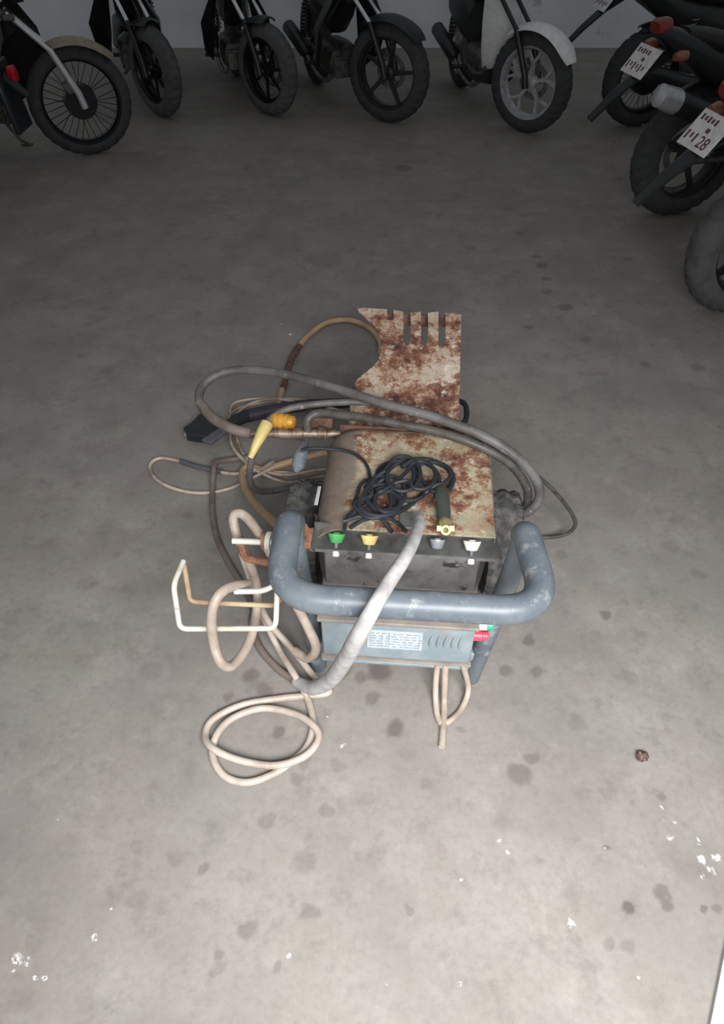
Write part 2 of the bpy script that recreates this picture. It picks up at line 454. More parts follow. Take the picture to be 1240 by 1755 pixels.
def add_wheel(name, parent, mtx, r, w, style, rim_mat, tyre_mat, disc_side=1):
    ri = r - w * .82
    g = G()
    hw = w * .36
    g.lathe([(-hw, ri + .012), (-hw, ri - .006), (-hw * .55, ri - .018), (hw * .55, ri - .018), (hw, ri - .006), (hw, ri + .012), (hw * .5, ri + .004), (-hw * .5, ri + .004)], 72, mtx, 'Y', True)
    g.lathe([(-.05, 0.0), (-.05, .022), (-.03, .024), (-.022, .045), (.022, .045), (.03, .024), (.05, .022), (.05, 0.0)], 32, mtx, 'Y')
    if style == 'y':
        for k in range(5):
            a = 2 * math.pi * (k + .25) / 5
            p = lambda rr, aa: (rr * math.cos(aa), 0, rr * math.sin(aa))
            g.beam(p(.04, a), p(ri * .55, a), .026, .022, .022, mtx=mtx)
            for s in (-1, 1): g.beam(p(ri * .52, a), p(ri - .012, a + s * .3), .018, .015, .02, mtx=mtx)
    elif style == 'five':
        for k in range(5):
            a = 2 * math.pi * (k + .1) / 5
            p = lambda rr, aa: (rr * math.cos(aa), 0, rr * math.sin(aa))
            g.beam(p(.035, a - .1), p(ri - .012, a), .034, .022, .02, mtx=mtx)
    elif style == 'twin':
        for k in range(7):
            a = 2 * math.pi * k / 7
            p = lambda rr, aa: (rr * math.cos(aa), 0, rr * math.sin(aa))
            g.beam(p(.035, a), p(ri - .012, a + .16), .018, .014, .014, mtx=mtx)
    else:
        for k in range(32):
            a = 2 * math.pi * k / 32; s = (-1) ** k
            e = a + (.5 if (k // 2) % 2 else -.5)
            g.cyl((.035 * math.cos(e), .028 * s, .035 * math.sin(e)), ((ri - .015) * math.cos(a), 0, (ri - .015) * math.sin(a)), .0022, seg=5, mtx=mtx)
    wh = g.obj(name, rim_mat, parent)
    tyre_geo(r, w, mtx).obj('tyre', tyre_mat, wh)
    if style in ('y', 'five', 'twin'):
        d = G(); y = .038 * disc_side
        d.lathe([(y - .002, .075), (y - .002, .11), (y + .002, .11), (y + .002, .075)], 48, mtx, 'Y', True)
        for k in range(5):
            a = 2 * math.pi * k / 5
            d.beam((.03 * math.cos(a), y, .03 * math.sin(a)), (.08 * math.cos(a + .3), y, .08 * math.sin(a + .3)), .014, .012, .004, mtx=mtx)
        d.obj('brake_disc', 'steel', wh)
    else:
        d = G().lathe([(-.04, 0.0), (-.04, .095), (.03, .10), (.035, .075), (.035, 0.0)], 40, mtx, 'Y')
        d.obj('drum_brake', 'dark_rim', wh)
    n = G(); n.cyl((0, -.085, 0), (0, .085, 0), .012, seg=6, mtx=mtx); n.obj('axle_nut', 'chrome', wh)
    return wh

def arc_band(r, a0, a1, w, mtx, n=22, drop=.03, t=.004, taper=.55):
    g = G(); vs = []; fs = []; m = 7
    for side in (0, 1):
        for i in range(n + 1):
            s = i / n; a = R(a0 + (a1 - a0) * s)
            ww = w * (1 - (1 - taper) * max(0, 1 - min(s, 1 - s) * 5) ** 2)
            for j in range(m):
                q = -1 + 2 * j / (m - 1)
                rr = r - drop * q * q - side * t
                vs.append(Vector((rr * math.cos(a), q * ww / 2, rr * math.sin(a))))
    o = (n + 1) * m
    for i in range(n):
        for j in range(m - 1):
            k = i * m + j
            fs.append((k, k + 1, k + m + 1, k + m)); fs.append((o + k, o + k + m, o + k + m + 1, o + k + 1))
        for j in (0, m - 1):
            k = i * m + j
            fs.append((k, k + m, o + k + m, o + k))
    for i in (0, n):
        for j in range(m - 1):
            k = i * m + j
            fs.append((k, o + k, o + k + 1, k + 1))
    return g.add(vs, fs, mtx)

def text_mesh(body, size):
    cu = bpy.data.curves.new('t', 'FONT'); cu.body = body; cu.size = size; cu.extrude = .0006; cu.align_x = 'CENTER'; cu.align_y = 'CENTER'
    o = bpy.data.objects.new('t', cu); C.objects.link(o)
    dg = bpy.context.evaluated_depsgraph_get(); dg.update()
    me = bpy.data.meshes.new_from_object(o.evaluated_get(dg))
    vs = [v.co.copy() for v in me.vertices]; fs = [tuple(p.vertices) for p in me.polygons]
    bpy.data.objects.remove(o); bpy.data.meshes.remove(me)
    return vs, fs

def motorbike(px, py, wheel_angle, label, steer=38, front=True, r=.285, w=.09, style='five', rim='dark_rim', tyre='tyre',
              body='black_plastic', fender=None, fork_upper='chrome', fork_lower='black_plastic', plate=None, muffler='black_plastic',
              scooter=False, disc_side=1, muffler_tip='silver_rim', blade=False, disc_drum=False, stand=True, hug=112, trail=.30, fend_arc=(42, 118), rstyle=None):
    WB = 1.25
    fender = fender or body
    c = at(px, py)
    if not front: steer = 0
    root = thing('motorbike', (c.x, c.y, 0), R(wheel_angle - steer), label, 'motorbike', 'motorbikes parked round the garage')
    Rs = Matrix.Rotation(R(steer), 4, 'Z')
    hp = Vector((-.30, 0, .80))
    if front: T = Matrix.Translation(Rs @ Vector((-trail, 0, 0)) - Vector((-trail, 0, 0))); FA = Rs
    else: T = Matrix.Translation((WB, 0, 0)); FA = T
    FW = FA @ Matrix.Translation((0, 0, r))
    # --- front assembly
    add_wheel('front_wheel', root, FW, r, w, style, rim, tyre, disc_side)
    g = G(); 
    for s in (-1, 1): g.tube([(.012, s * .082, r - .02), (-.006, s * .082, r + .06), (-.11, s * .082, r + .30)], [.022, .022, .019], 12, FA)
    fk = g.obj('fork_lower', fork_lower, root)
    for s in (-1, 1):
        G().tube([(-.105, s * .082, r + .29), (-.29, s * .082, .80)], .014, 12, FA).obj('fork_tube', fork_upper, root)
    G().box((-.285, 0, .78), (.07, .2, .035), FA).obj('fork_yoke', 'engine', root, bevel=.006)
    fd = arc_band(r + .035, fend_arc[0] + 20, fend_arc[1] + 12, w + .075, FW).obj('front_mudguard', fender, root)
    G().box((-.055, .066 * disc_side, r + .095), (.05, .035, .075), FA, Matrix.Rotation(R(-25), 3, 'Y')).obj('brake_caliper', 'engine', root, bevel=.006)
    g = G(); g.tube(fillet([(-.42, -.34, .99), (-.33, -.2, 1.03), (-.33, .2, 1.03), (-.42, .34, .99)], .06), .011, 10, FA)
    hb = g.obj('handlebar', 'steel', root)
    for s in (-1, 1):
        G().cyl((-.42, s * .34, .99), (-.36, s * .23, 1.018), .017, seg=14, mtx=FA).obj('grip', 'seat', hb)
    hl = G().loft([((-.16, 0, .90), .05, .04), ((-.18, 0, .90), .085, .065), ((-.26, 0, .92), .11, .09), ((-.36, 0, .96), .09, .07)], mtx=FA).obj('headlamp_cowl', body, root)
    G().loft([((-.148, 0, .90), .02, .015), ((-.152, 0, .90), .05, .04), ((-.165, 0, .90), .06, .048)], mtx=FA).obj('headlamp', 'clear_lens', hl)
    # --- body (x = 0 at the straight-ahead front axle, rear axle at -WB)
    if scooter:
        g = G(); secs = []
        g.loft([((-.36, 0, .80), .10, .12), ((-.37, 0, .62), .19, .12), ((-.385, 0, .45), .185, .12), ((-.42, 0, .30), .15, .10)], mtx=T)
        sh = []
        for (z, hw, xo) in ((.90, .09, -.33), (.75, .13, -.31), (.58, .135, -.30), (.42, .115, -.33), (.30, .08, -.38)):
            for q in (-1, -.6, 0, .6, 1): sh.append(Vector((xo - abs(q) ** 2 * .10, q * hw, z)))
        fs = [(i * 5 + k, i * 5 + k + 1, i * 5 + k + 6, i * 5 + k + 5) for i in range(4) for k in range(4)]
        sg = G().add(sh + [p - Vector((.012, 0, 0)) for p in sh], fs + [tuple(i + 25 for i in f)[::-1] for f in fs], T)
        o = sg.obj('leg_shield', fender, root, angle=60)
        G().loft([((-.38, 0, .27), .12, .05), ((-.5, 0, .25), .15, .045), ((-.75, 0, .26), .15, .05), ((-.85, 0, .34), .14, .12)], mtx=T).obj('floorboard', body, root)
        G().loft([((-.80, 0, .50), .12, .14), ((-.92, 0, .55), .15, .17), ((-1.2, 0, .60), .16, .14), ((-1.45, 0, .68), .10, .08), ((-1.56, 0, .71), .05, .04)], mtx=T).obj('rear_cowl', body, root)
    else:
        for s in (-1, 1):
            sh = [Vector(p) for p in ((-.27, .07, .86), (-.22, .16, .70), (-.26, .24, .55), (-.38, .235, .36), (-.54, .18, .26), (-.62, .15, .42), (-.56, .12, .60), (-.42, .07, .80))]
            sh = [Vector((p.x, p.y * s, p.z)) for p in sh]
            cen = Vector((-.41, .235 * s, .54)); inn = Vector((-.41, .16 * s, .54))
            vs = sh + [cen, inn]
            fs = [(i, (i + 1) % 8, 8) for i in range(8)] + [((i + 1) % 8, i, 9) for i in range(8)]
            G().add(vs, fs, T).obj('side_fairing', body, root, angle=70)
        G().loft([((-.28, 0, .74), .05, .05), ((-.45, 0, .62), .07, .06), ((-.62, 0, .52), .08, .06), ((-.80, 0, .56), .10, .09)], mtx=T).obj('frame_spine', body, root)
        G().loft([((-.66, 0, .56), .10, .10), ((-.85, 0, .62), .13, .12), ((-1.15, 0, .68), .13, .10), ((-1.42, 0, .80), .10, .07), ((-1.60, 0, .88), .05, .03)], mtx=T).obj('rear_cowl', body, root)
    g = G(); g.loft([((-.50, 0, .30), .09, .07), ((-.56, 0, .31), .12, .10), ((-.72, 0, .31), .13, .10), ((-.82, 0, .33), .10, .08)], mtx=T, p=4)
    for k in range(6): g.box((-.44 - .0 * k, 0, .27 + .0), (.012, .15, .11), T, None) if k == 0 else g.box((-.44 - .016 * k, 0, .28), (.008, .16, .12), T)
    en = g.obj('engine', 'engine', root, bevel=.004)
    G().loft([((-.58, 0, .70), .06, .03), ((-.68, 0, .735), .12, .04), ((-1.0, 0, .765), .14, .045), ((-1.3, 0, .83), .12, .045), ((-1.46, 0, .87), .06, .02)], mtx=T).obj('seat', 'seat', root)
    RW = T @ Matrix.Translation((-WB, 0, r))
    add_wheel('rear_wheel', root, RW, r + .005 - .005, w * 1.08, rstyle or style, rim, tyre, disc_side)
    for s in (-1, 1):
        G().tube([(-.70, s * .10, .31), (-WB - .03, s * .095, r)], [.022, .016], 10, T).obj('swingarm', 'engine', root)
        sp = []
        for i in range(120):
            t = i / 119; a = t * 2 * math.pi * 11
            p = Vector((-WB + .05, s * .115, r + .06)).lerp(Vector((-1.06, s * .115, .66)), t)
            sp.append(p + Vector((math.cos(a) * .024, math.sin(a) * .024, 0)))
        sh = G().cyl((-WB + .05, s * .115, r + .04), (-1.06, s * .115, .68), .011, mtx=T).obj('shock_absorber', 'engine', root)
        G().tube(sp, .0045, 6, T).obj('spring', 'steel', sh)
    # rear mudguard blade with the number plate on it
    bl = G()
    rows = [(-1.36, .83, .06), (-1.52, .78, .052), (-1.66, .70, .042), (-1.77, .61, .032), (-1.86, .52, .018)]
    vs = []; fs = []
    for side in (0, 1):
        for (x, z, hw) in rows:
            for q in (-1, 0, 1): vs.append(Vector((x - (1 - abs(q)) * .014 + side * .008, q * hw, z + (1 - abs(q)) * .012 - side * .008)))
    for i in range(4):
        for j in (0, 1):
            k = i * 3 + j
            fs += [(k, k + 1, k + 4, k + 3), (15 + k, 15 + k + 3, 15 + k + 4, 15 + k + 1)]
        for j in (0, 2): k = i * 3 + j; fs.append((k, k + 3, 15 + k + 3, 15 + k))
    for i in (0, 4):
        for j in (0, 1): k = i * 3 + j; fs.append((k, 15 + k, 15 + k + 1, k + 1))
    bl.add(vs, fs, T)
    blo = bl.obj('rear_mudguard', body, root, angle=25)
    arc_band(r + .03, 60, hug, w + .04, RW).obj('hugger', body, root)
    G().loft([((-1.555, 0, .90), .05, .03), ((-1.60, 0, .895), .06, .03), ((-1.615, 0, .89), .045, .022)], mtx=T).obj('tail_lamp', 'tail_lens', root)
    for s in (-1, 1):
        G().loft([((-1.50, s * .13, .80), .02, .02), ((-1.53, s * .13, .80), .03, .022), ((-1.56, s * .13, .795), .02, .015)], mtx=T).obj('indicator_lamp', 'orange_lens', root)
    # plate frame
    pc = Vector((-1.63, 0, .745)); 
    nrm = Vector((-.80, 0, .60)).normalized(); up = Vector((0, 1, 0)).cross(nrm) * -1
    up = up if up.z > 0 else -up
    rt = up.cross(nrm)
    B = Matrix(((rt.x, up.x, nrm.x, pc.x), (rt.y, up.y, nrm.y, pc.y), (rt.z, up.z, nrm.z, pc.z), (0, 0, 0, 1)))
    pl = G().box((0, 0, .022), (.19, .14, .003), T @ B).obj('number_plate', 'plate_white', root, bevel=.001)
    q = G()
    if plate:
        vs, fs = text_mesh(plate, .062); q.add(vs, fs, T @ B @ Matrix.Translation((.035, -.035, .0245)))
    rnd = random.Random(px)
    for k in range(5): q.box((-.07 + k * .022, .042, .0242), (.012, .022 - .006 * (k % 2), .001), T @ B)
    for k in range(3 if plate else 6): q.box((-.075 + k * .026, -.03 + .004 * (k % 2), .0242), (.010, .034 - .014 * (k % 2), .001), T @ B)
    q.box((.01, .008, .0242), (.02, .016, .001), T @ B)
    q.obj('plate_writing', 'plate_ink', pl)
    # exhaust on the right-hand side
    ex = G().tube(catmull([(-.52, -.05, .24), (-.60, -.11, .17), (-.80, -.14, .20), (-.95, -.155, .27)], 5), .016, 10, T).obj('exhaust_pipe', 'steel', root)
    if muffler == 'high':
        mf = G().tube([(-.98, -.16, .42), (-1.02, -.165, .45), (-1.53, -.186, .624), (-1.55, -.186, .631)], [.03, .052, .054, .05], 20, T).obj('muffler', 'black_plastic', root)
        G().tube([(-1.53, -.186, .624), (-1.545, -.186, .629), (-1.63, -.188, .658), (-1.64, -.188, .661)], [.055, .057, .050, .028], 20, T).obj('muffler_cap', muffler_tip, mf)
        G().tube([(-.92, -.155, .26), (-.98, -.16, .42)], .018, 10, T).obj('link_pipe', 'steel', mf)
    else:
        mf = G().tube([(-.93, -.155, .27), (-.98, -.16, .29), (-1.36, -.185, .38), (-1.40, -.186, .39)], [.025, .048, .052, .03], 20, T).obj('muffler', muffler, root)
    # side stand on the left
    g = G(); g.tube(fillet([(-.66, .10, .25), (-.60, .20, .03), (-.56, .245, .006)], .03), [.012, .011, .008], 8, T)
    g.box((-.59, .225, .008), (.07, .04, .01), T); g.obj('side_stand', 'steel', root)
    for s in (-1, 1): G().cyl((-.68, s * .13, .27), (-.68, s * .24, .275), .014, mtx=T).obj('footrest', 'seat', root)
    return root

motorbike(160, 264, 24, 'black motorbike with a tan front mudguard and chrome fork, leftmost front wheel', 40, r=.31, w=.09, style='spoke', tyre='tyre', fender='tan_plastic', fend_arc=(22, 100), disc_side=-1, fork_lower='chrome')
motorbike(279, 199, -46, 'black motorbike with a broad ribbed tyre, first to the right of the tan mudguard', 36, r=.285, w=.12, style='twin', tyre='tyre_dusty', fend_arc=(60, 118))
motorbike(464, 197, -42, 'black motorbike with a narrow block-tread front wheel, between the two black ones left of middle', 38, r=.29, w=.115, style='twin', tyre='tyre_dusty', fend_arc=(60, 118))
motorbike(664, 209, -30, 'black motorbike with five dark spokes in its front wheel, left of the white motorbike', 42, r=.31, w=.115, style='five', tyre='tyre', fend_arc=(20, 118), rim='grey_rim')
motorbike(897, 226, -42, 'white motorbike with a silver Y-spoked front wheel and white mudguard', 38, r=.305, w=.115, style='y', rim='silver_rim', tyre='tyre',
          fender='white_plastic', scooter=True, fork_upper='black_plastic', fend_arc=(8, 118), trail=.2)
motorbike(1085, 216, 10, 'dark motorbike parked rear-out, just right of the white motorbike', front=False, r=.30, w=.11, style='spoke', muffler='black_plastic')
motorbike(1146, 367, 14, 'dark motorbike parked rear-out with a silver-tipped black muffler', front=False, r=.31, w=.135, style='five', muffler='high', rim='grey_rim')
motorbike(1250, 532, 12, 'dark motorbike parked rear-out with number plate ending 28, nearest of all the motorbikes', front=False, r=.305, w=.12, style='five', plate='28', tyre='tyre_dusty')
b0_ = motorbike(-82, 336, 180, 'dark motorbike with a red reflector, cut off by the left edge of the picture', front=False, r=.285, w=.10, style='five', hug=165)
G().loft([((-.535, -.02, .625), .03, .03), ((-.56, -.02, .62), .035, .04), ((-.57, -.02, .615), .025, .03)]).obj('reflector', 'red_lens', b0_)

G().box((-.515, 0, .52), (.035, .20, .34), None, Matrix.Rotation(R(8), 3, 'Y')).obj('mud_flap', 'dark_paint', b0_, bevel=.015)

# ------------------------------------------------------------------ pressure washer
YAW = R(-4.5)
RC = Vector((.085, 1.055, 0))
washer = thing('pressure_washer', RC, YAW, 'rusty two-wheeled pressure washer trolley with thick blue-grey handle', 'pressure washer')
INV = (Matrix.Translation(RC) @ Matrix.Rotation(YAW, 4, 'Z')).inverted()
def L(px, py, z): return INV @ at(px, py, z)

# bent-tube frame and handle
ZH = .53
p_bl, p_tl = L(546, 1141, 0), L(497, 897, ZH)
p_br, p_tr = L(806, 1162, 0), L(902, 917, ZH)
p_fl, p_fr = L(474, 1024, ZH), L(941, 1050, ZH)
path = fillet([p_tl + Vector((0, .02, -.02)), p_tl + Vector((-.003, 0, 0)), p_fl, p_fr, p_tr, p_tr + Vector((0, .02, -.02))], .105, 12)
hd = G().tube(path, .029, 20).obj('handle', 'blue_frame', washer)
for (b, t) in ((p_bl, p_tl), (p_br, p_tr)):
    G().tube([b, b.lerp(t, .3), b.lerp(t, .9), t + Vector((0, .006, .0))], [.021, .022, .024, .0265], 18).obj('post', 'blue_frame', washer)

# chassis, axle, wheels
G().box((-.002, .24, .10), (.36, .56, .012)).obj('base_plate', 'box_paint', washer, bevel=.003)
for s in (-1, 1):
    G().box((s * .185, .02, .107), (.05, .06, .03)).obj('base_bracket', 'box_paint', washer, bevel=.003)
G().cyl((-.29, .345, .15), (.29, .345, .15), .012).obj('axle', 'steel', washer)
def washer_wheel(x):
    m = Matrix.Translation((x, .345, .15)) @ Matrix.Rotation(R(90), 4, 'Z')
    seg = 60; prof = [(-.047, .085), (-.047, .125), (-.042, .143), (-.030, .148), (-.018, .15), (-.006, .15), (.006, .15), (.018, .15), (.030, .148), (.042, .143), (.047, .125), (.047, .085)]
    n = len(prof); vs = []; fs = []
    for i in range(seg):
        a = 2 * math.pi * i / seg
        for j, (h, r) in enumerate(prof):
            d = 0
            if 2 <= j <= 9 and (i + (j // 2)) % 3 == 0: d = .008
            if j in (4, 7): d = .008
            vs.append(Vector(((r - d) * math.cos(a), h, (r - d) * math.sin(a))))
    for i in range(seg):
        k = (i + 1) % seg
        for j in range(n):
            j2 = (j + 1) % n; fs.append((i * n + j, i * n + j2, k * n + j2, k * n + j))
    w = G().add(vs, fs, m).obj('wheel', 'wheel_rubber', washer, angle=25)
    G().lathe([(-.03, .0), (-.035, .02), (-.03, .03), (-.012, .035), (-.012, .08), (-.03, .088), (.03, .088), (.012, .08), (.012, .035), (.03, .03), (.035, .02), (.03, .0)], 32, m, 'Y').obj('wheel_hub', 'steel', w)
M['wheel_rubber'] = simple('dusty_black_rubber', lin(72, 72, 72), .85, 0, lin(112, 110, 107), 30, .42, .64, .3)
washer_wheel(-.268); washer_wheel(.268)

# motor and pump under the covers
g = G(); g.lathe([(0, 0.0), (0, .06), (.01, .085), (.03, .10), (.24, .10), (.26, .085), (.265, 0.0)], 36, Matrix.Translation((.02, .26, .222)), 'Y')
for k in range(24):
    a = 2 * math.pi * k / 24
    g.box((.02 + .103 * math.cos(a), .395, .222 + .103 * math.sin(a)), (.012, .19, .006), None, Matrix.Rotation(-a, 3, 'Y'))
g.obj('motor', 'motor', washer)
g = G(); g.box((.02, .165, .20), (.16, .17, .16)); g.box((.02, .10, .23), (.19, .06, .09)); g.cyl((.02, .20, .22), (.02, .27, .22), .06)
g.obj('pump', 'engine', washer, bevel=.006)

# big rusted top cover, rolled down on its left and rear
def cover():
    nx, ny = 34, 26; x0, x1, y0, y1 = -.205, .205, .072, .455
    vs, fs = [], []
    def prof(x, y):
        z = .45
        e = -.125 - x
        if e > 0: z -= .085 - math.sqrt(max(0, .085 ** 2 - (min(e, .0845)) ** 2)) if e < .0845 else .085
        return z
    for side in (0, 1):
        for i in range(nx + 1):
            x = x0 + (x1 - x0) * i / nx
            yb = y1
            rr = .055
            if x > x1 - rr: yb = y1 - (rr - math.sqrt(max(0, rr * rr - (x - x1 + rr) ** 2)))
            if x < x0 + .05: yb = y1 - .6 * (.05 - math.sqrt(max(0, .05 ** 2 - (x0 + .05 - x) ** 2)))
            for j in range(ny + 1):
                y = y0 + (yb - y0) * j / ny
                z = prof(x, y)
                e = y - .415
                if e > 0: z -= e * e * 9
                vs.append(Vector((x, y, z - side * .004)))
    m = ny + 1; o = (nx + 1) * m
    for i in range(nx):
        for j in range(ny):
            k = i * m + j
            fs += [(k, k + m, k + m + 1, k + 1), (o + k, o + k + 1, o + k + m + 1, o + k + m)]
    for i in range(nx):
        for j in (0, ny): k = i * m + j; fs.append((k, k + m, o + k + m, o + k))
    for j in range(ny):
        for i in (0, nx): k = i * m + j; fs.append((k, k + 1, o + k + 1, o + k))
    return G().add(vs, fs)
cv = cover().obj('top_cover', 'rust_cover', washer, angle=50)
G().box((.2055, .24, .432), (.003, .32, .036)).obj('cover_edge', 'tray_light', cv)
# pale sticker on the rolled left side
sk = [L(541, 868, .40), L(547, 868, .408), L(553, 836, .408), L(548, 836, .40)]
G().prism([p + Vector((-.004, 0, .004)) for p in sk], Vector((-.6, 0, .8)), .001).obj('sticker', 'white', cv)
# rear inspection lip under the cover
G().box((.0, .47, .40), (.36, .004, .07)).obj('cover_back', 'rust_dark', washer)

# slotted rear plate, rising away
P0 = Vector((.1, 1.60, .40)); slope = Vector((.0, .41, .12)); side = Vector((math.cos(YAW), math.sin(YAW), 0))
fwd = Vector((-math.sin(YAW) * .41, math.cos(YAW) * .41, .12)).normalized(); PN = side.cross(fwd).normalized()
out = [(600, 724), (786, 724), (790, 538)]
for cx in (757, 727, 697):
    out += [(cx + 6, 536), (cx + 6, 584), (cx + 3, 591), (cx, 593), (cx - 3, 591), (cx - 6, 584), (cx - 6, 534)]
out += [(674, 531), (674, 548), (663, 548), (663, 530), (611, 527), (616, 536), (628, 546), (641, 557), (649, 571), (653, 587), (653, 602), (648, 617), (638, 629), (625, 639), (612, 650), (603, 664), (599, 685)]
poly = [INV @ on_plane(x, y, P0, PN) for (x, y) in out]
nl = INV.to_3x3() @ PN
rp = G().prism(poly, -nl, .004).obj('rear_plate', 'rust_plate', washer)
e0, e1 = INV @ on_plane(650, 536, P0, PN), INV @ on_plane(790, 540, P0, PN)
fl = [e0, e1, e1 + Vector((0, -.008, -.036)), e0 + Vector((0, -.008, -.036))]
fl = [p - nl * .008 + Vector((0, .008, 0)) for p in fl]
G().prism(fl, Vector((0, 1, 0)), .003).obj('plate_flange', 'rust_dark', rp)
b0, b1 = INV @ on_plane(600, 724, P0, PN), INV @ on_plane(786, 724, P0, PN)
G().prism([b0, b1, b1 + Vector((0, -.005, -.10)), b0 + Vector((0, -.005, -.10))], Vector((0, 1, 0)), .004).obj('plate_web', 'rust_plate', rp)
g = G()
for x in (.04, .13): g.box((x, .50, .345), (.03, .14, .02)); g.box((x, .43, .34), (.03, .012, .04))
g.obj('plate_bracket', 'rust_dark', washer)
G().tube(catmull([L(776, 735, .36), L(796, 722, .36), L(799, 704, .35), L(793, 690, .34), L(770, 684, .33)], 6), .008, 10).obj('drain_hose', 'cable_black', washer)

# nozzle ledge and panel beneath
lf, lb = L(530, 934, .425), L(856, 958, .425)
G().prism([Vector((-.212, .040, .412)), Vector((.222, .040, .412)), Vector((.214, .10, .416)), Vector((-.208, .10, .416))], (0, 0, 1), .004).obj('nozzle_ledge', 'tray', washer)
G().box((.004, .0395, .410), (.434, .003, .008)).obj('ledge_lip', 'tray_light', washer)
G().box((.004, .095, .430), (.41, .004, .024)).obj('ledge_back', 'tray', washer)
fp = G().box((.0, .047, .332), (.345, .006, .164)).obj('front_panel', 'tray_light', washer)
for s in (-1, 1):
    G().prism([Vector((s * .172, .048, .414)), Vector((s * .172, .048, .25)), Vector((s * .200, .15, .25)), Vector((s * .205, .15, .414))], Vector((s, 0, 0)), .004).obj('side_cheek', 'tray', washer)
# nozzles seated in the ledge (each one lifts out)
def nozzle(px, mat, label, big=1.0):
    c = at(px, 913, .447)
    y = INV @ c; y = Vector((y.x, .056, .424)); c = INV.inverted() @ y
    n = thing('spray_nozzle', (c.x, c.y, .424), YAW, label, 'nozzle', 'quick-fit nozzles seated in the ledge')
    n.rotation_euler = (R(-38), 0, YAW)
    G().lathe([(-.002, 0.0), (-.002, .0125 * big), (.000, .0138 * big), (.017, .0200 * big), (.019, .0200 * big), (.019, .008), (.021, .007), (.021, 0.0)], 20, None, 'Z').obj('collar', mat, n, angle=30)
    return n
def stub(px, py):
    c = L(px, py, .40)
    return c
for px, mat, lb_, spx in ((576, 'green', 'green nozzle collar at the left end of the ledge', 576), (633, 'yellow_tip', 'pale yellow nozzle collar, second from left on the ledge', 633),
                     (809, 'white_tip', 'ivory white nozzle collar at the right end of the ledge', 809)):
    n = nozzle(px, mat, lb_)
    s = G(); s.cyl((0, -.052, -.020), (0, -.052, -.034), .0072, seg=14)
    s = G(); s.tube([(0, 0, -.021), (0, 0, -.033)], [.0080, .0080], 14); G().tube([(0, 0, -.001), (0, 0, -.0215)], .006, 14).obj('neck', 'tray', n)
    s.obj('stub', 'white', n)
n = nozzle(750, 'grey_tip', 'grey metal nozzle collar right of the draped white hose', .9)

# control box between the posts
bx = G().box((.0, .01, .2125), (.352, .125, .143)).obj('control_box', 'box_paint', washer, bevel=.005)
G().box((.0, .005, .288), (.366, .14, .010)).obj('box_lid', 'box_top', bx, bevel=.003)
G().box((.0, .008, .138), (.358, .134, .006)).obj('box_base', 'box_top', bx, bevel=.002)
rl = G().box((-.005, -.0535, .218), (.128, .002, .066)).obj('rating_label', 'label', bx)
q = G()
rnd = random.Random(3)
for k in range(6):
    z = .243 - k * .0098; x = -.060
    while x < .05:
        l_ = rnd.uniform(.004, .014); q.box((x + l_ / 2, -.0548, z), (l_, .0008, .0022)); x += l_ + rnd.uniform(.002, .009)
for x in (-.062, -.034, -.018, .052): q.box((x, -.0548, .218), (.0008, .0008, .058))
q.obj('label_print', 'ink', rl)
for k in range(5):
    x = .080 + k * .017
    G().tube([(x + .004, -.052, .252), (x, -.0535, .235), (x - .003, -.0535, .215), (x - .004, -.052, .198)], [.001, .0042, .0042, .001], 10).obj('pressed_rib', 'box_paint', bx)
# push buttons on its right flank
for (z, x, mt, nm, l_) in ((.268, .190, 'button_green', 'start_button', 'green start button'), (.226, .184, 'button_red', 'stop_button', 'red stop button')):
    b = G().cyl((x - .01, -.03, z), (x + .012, -.03, z), .0135, seg=20).obj('button_bezel', 'white' if z > .25 else 'button_red', bx)
    b2 = G().cyl((x + .012, -.03, z), (x + .027, -.03, z), .0125 if z > .25 else .0105, seg=20).obj(nm, mt, bx, bevel=.002); b2['label'] = l_
# cable clamp stub under the box
G().cyl((.08, -.01, .132), (.08, -.01, .118), .016).obj('cable_gland', 'motor', bx)
# rusty bracket and bolts between left post and cover
g = G(); g.box(L(521, 922, .45), (.035, .05, .018)); g.obj('handle_bracket', 'rust_rod', washer, bevel=.003)
g = G()
for q_ in ((520, 908), (517, 933)):
    c_ = L(*q_, .466); g.cyl(c_ - Vector((0, 0, .012)), c_ + Vector((0, 0, .01)), .011, seg=6)
g.obj('bolt', 'rust_rod', washer)
# hose hook bent from white rod, plus its clamp
zb, zt = .31, .415
hook = [L(402, 1014, .39), L(452, 1013, .40), L(475, 1000, .41), L(474, 1030, .36), L(472, 1077, zb), L(308, 1078, zb), L(297, 1002, zt), L(314, 962, zt)]
hk = G().tube(fillet(hook, .018, 5), .0062, 12).obj('hose_hook', 'rod_white', washer)
G().tube(fillet([L(314, 963, zt), L(326, 1030, zb), L(400, 1034, zb), L(470, 1037, zb), L(482, 1026, .33), L(487, 1000, .36)], .016, 5), [.0062] * 20, 12).obj('hook_back_rod', 'rust_hook', hk) if False else None
M['rust_hook'] = simple('half_rusted_rod', lin(156, 116, 92), .7, 0, lin(184, 170, 138), 6, .45, .6, .2)
g2 = G().tube(fillet([L(314, 963, zt), L(326, 1031, zb), L(400, 1035, zb), L(470, 1038, zb), L(482, 1026, .34), L(487, 1000, .37)], .016, 5), .0060, 12).obj('hook_back_rod', 'rust_hook', hk)
G().cyl(L(398, 927, .45), L(470, 930, .45), .0068, seg=14).obj('hook_peg', 'rod_white', washer)
g = G(); a_, b_ = L(448, 927, .45), L(456, 927, .45)
g.cyl(a_, b_, .019, seg=20); wsh = g.obj('peg_washer', 'rust_rod', washer)
G().cyl(L(457, 927, .45), L(465, 928, .45), .022, seg=20).obj('peg_disc', 'rod_white', washer)
G().tube(fillet([L(413, 934, .44), L(419, 957, .42), L(470, 966, .42)], .012), .0085, 12).obj('peg_clamp', 'rust_rod', washer)

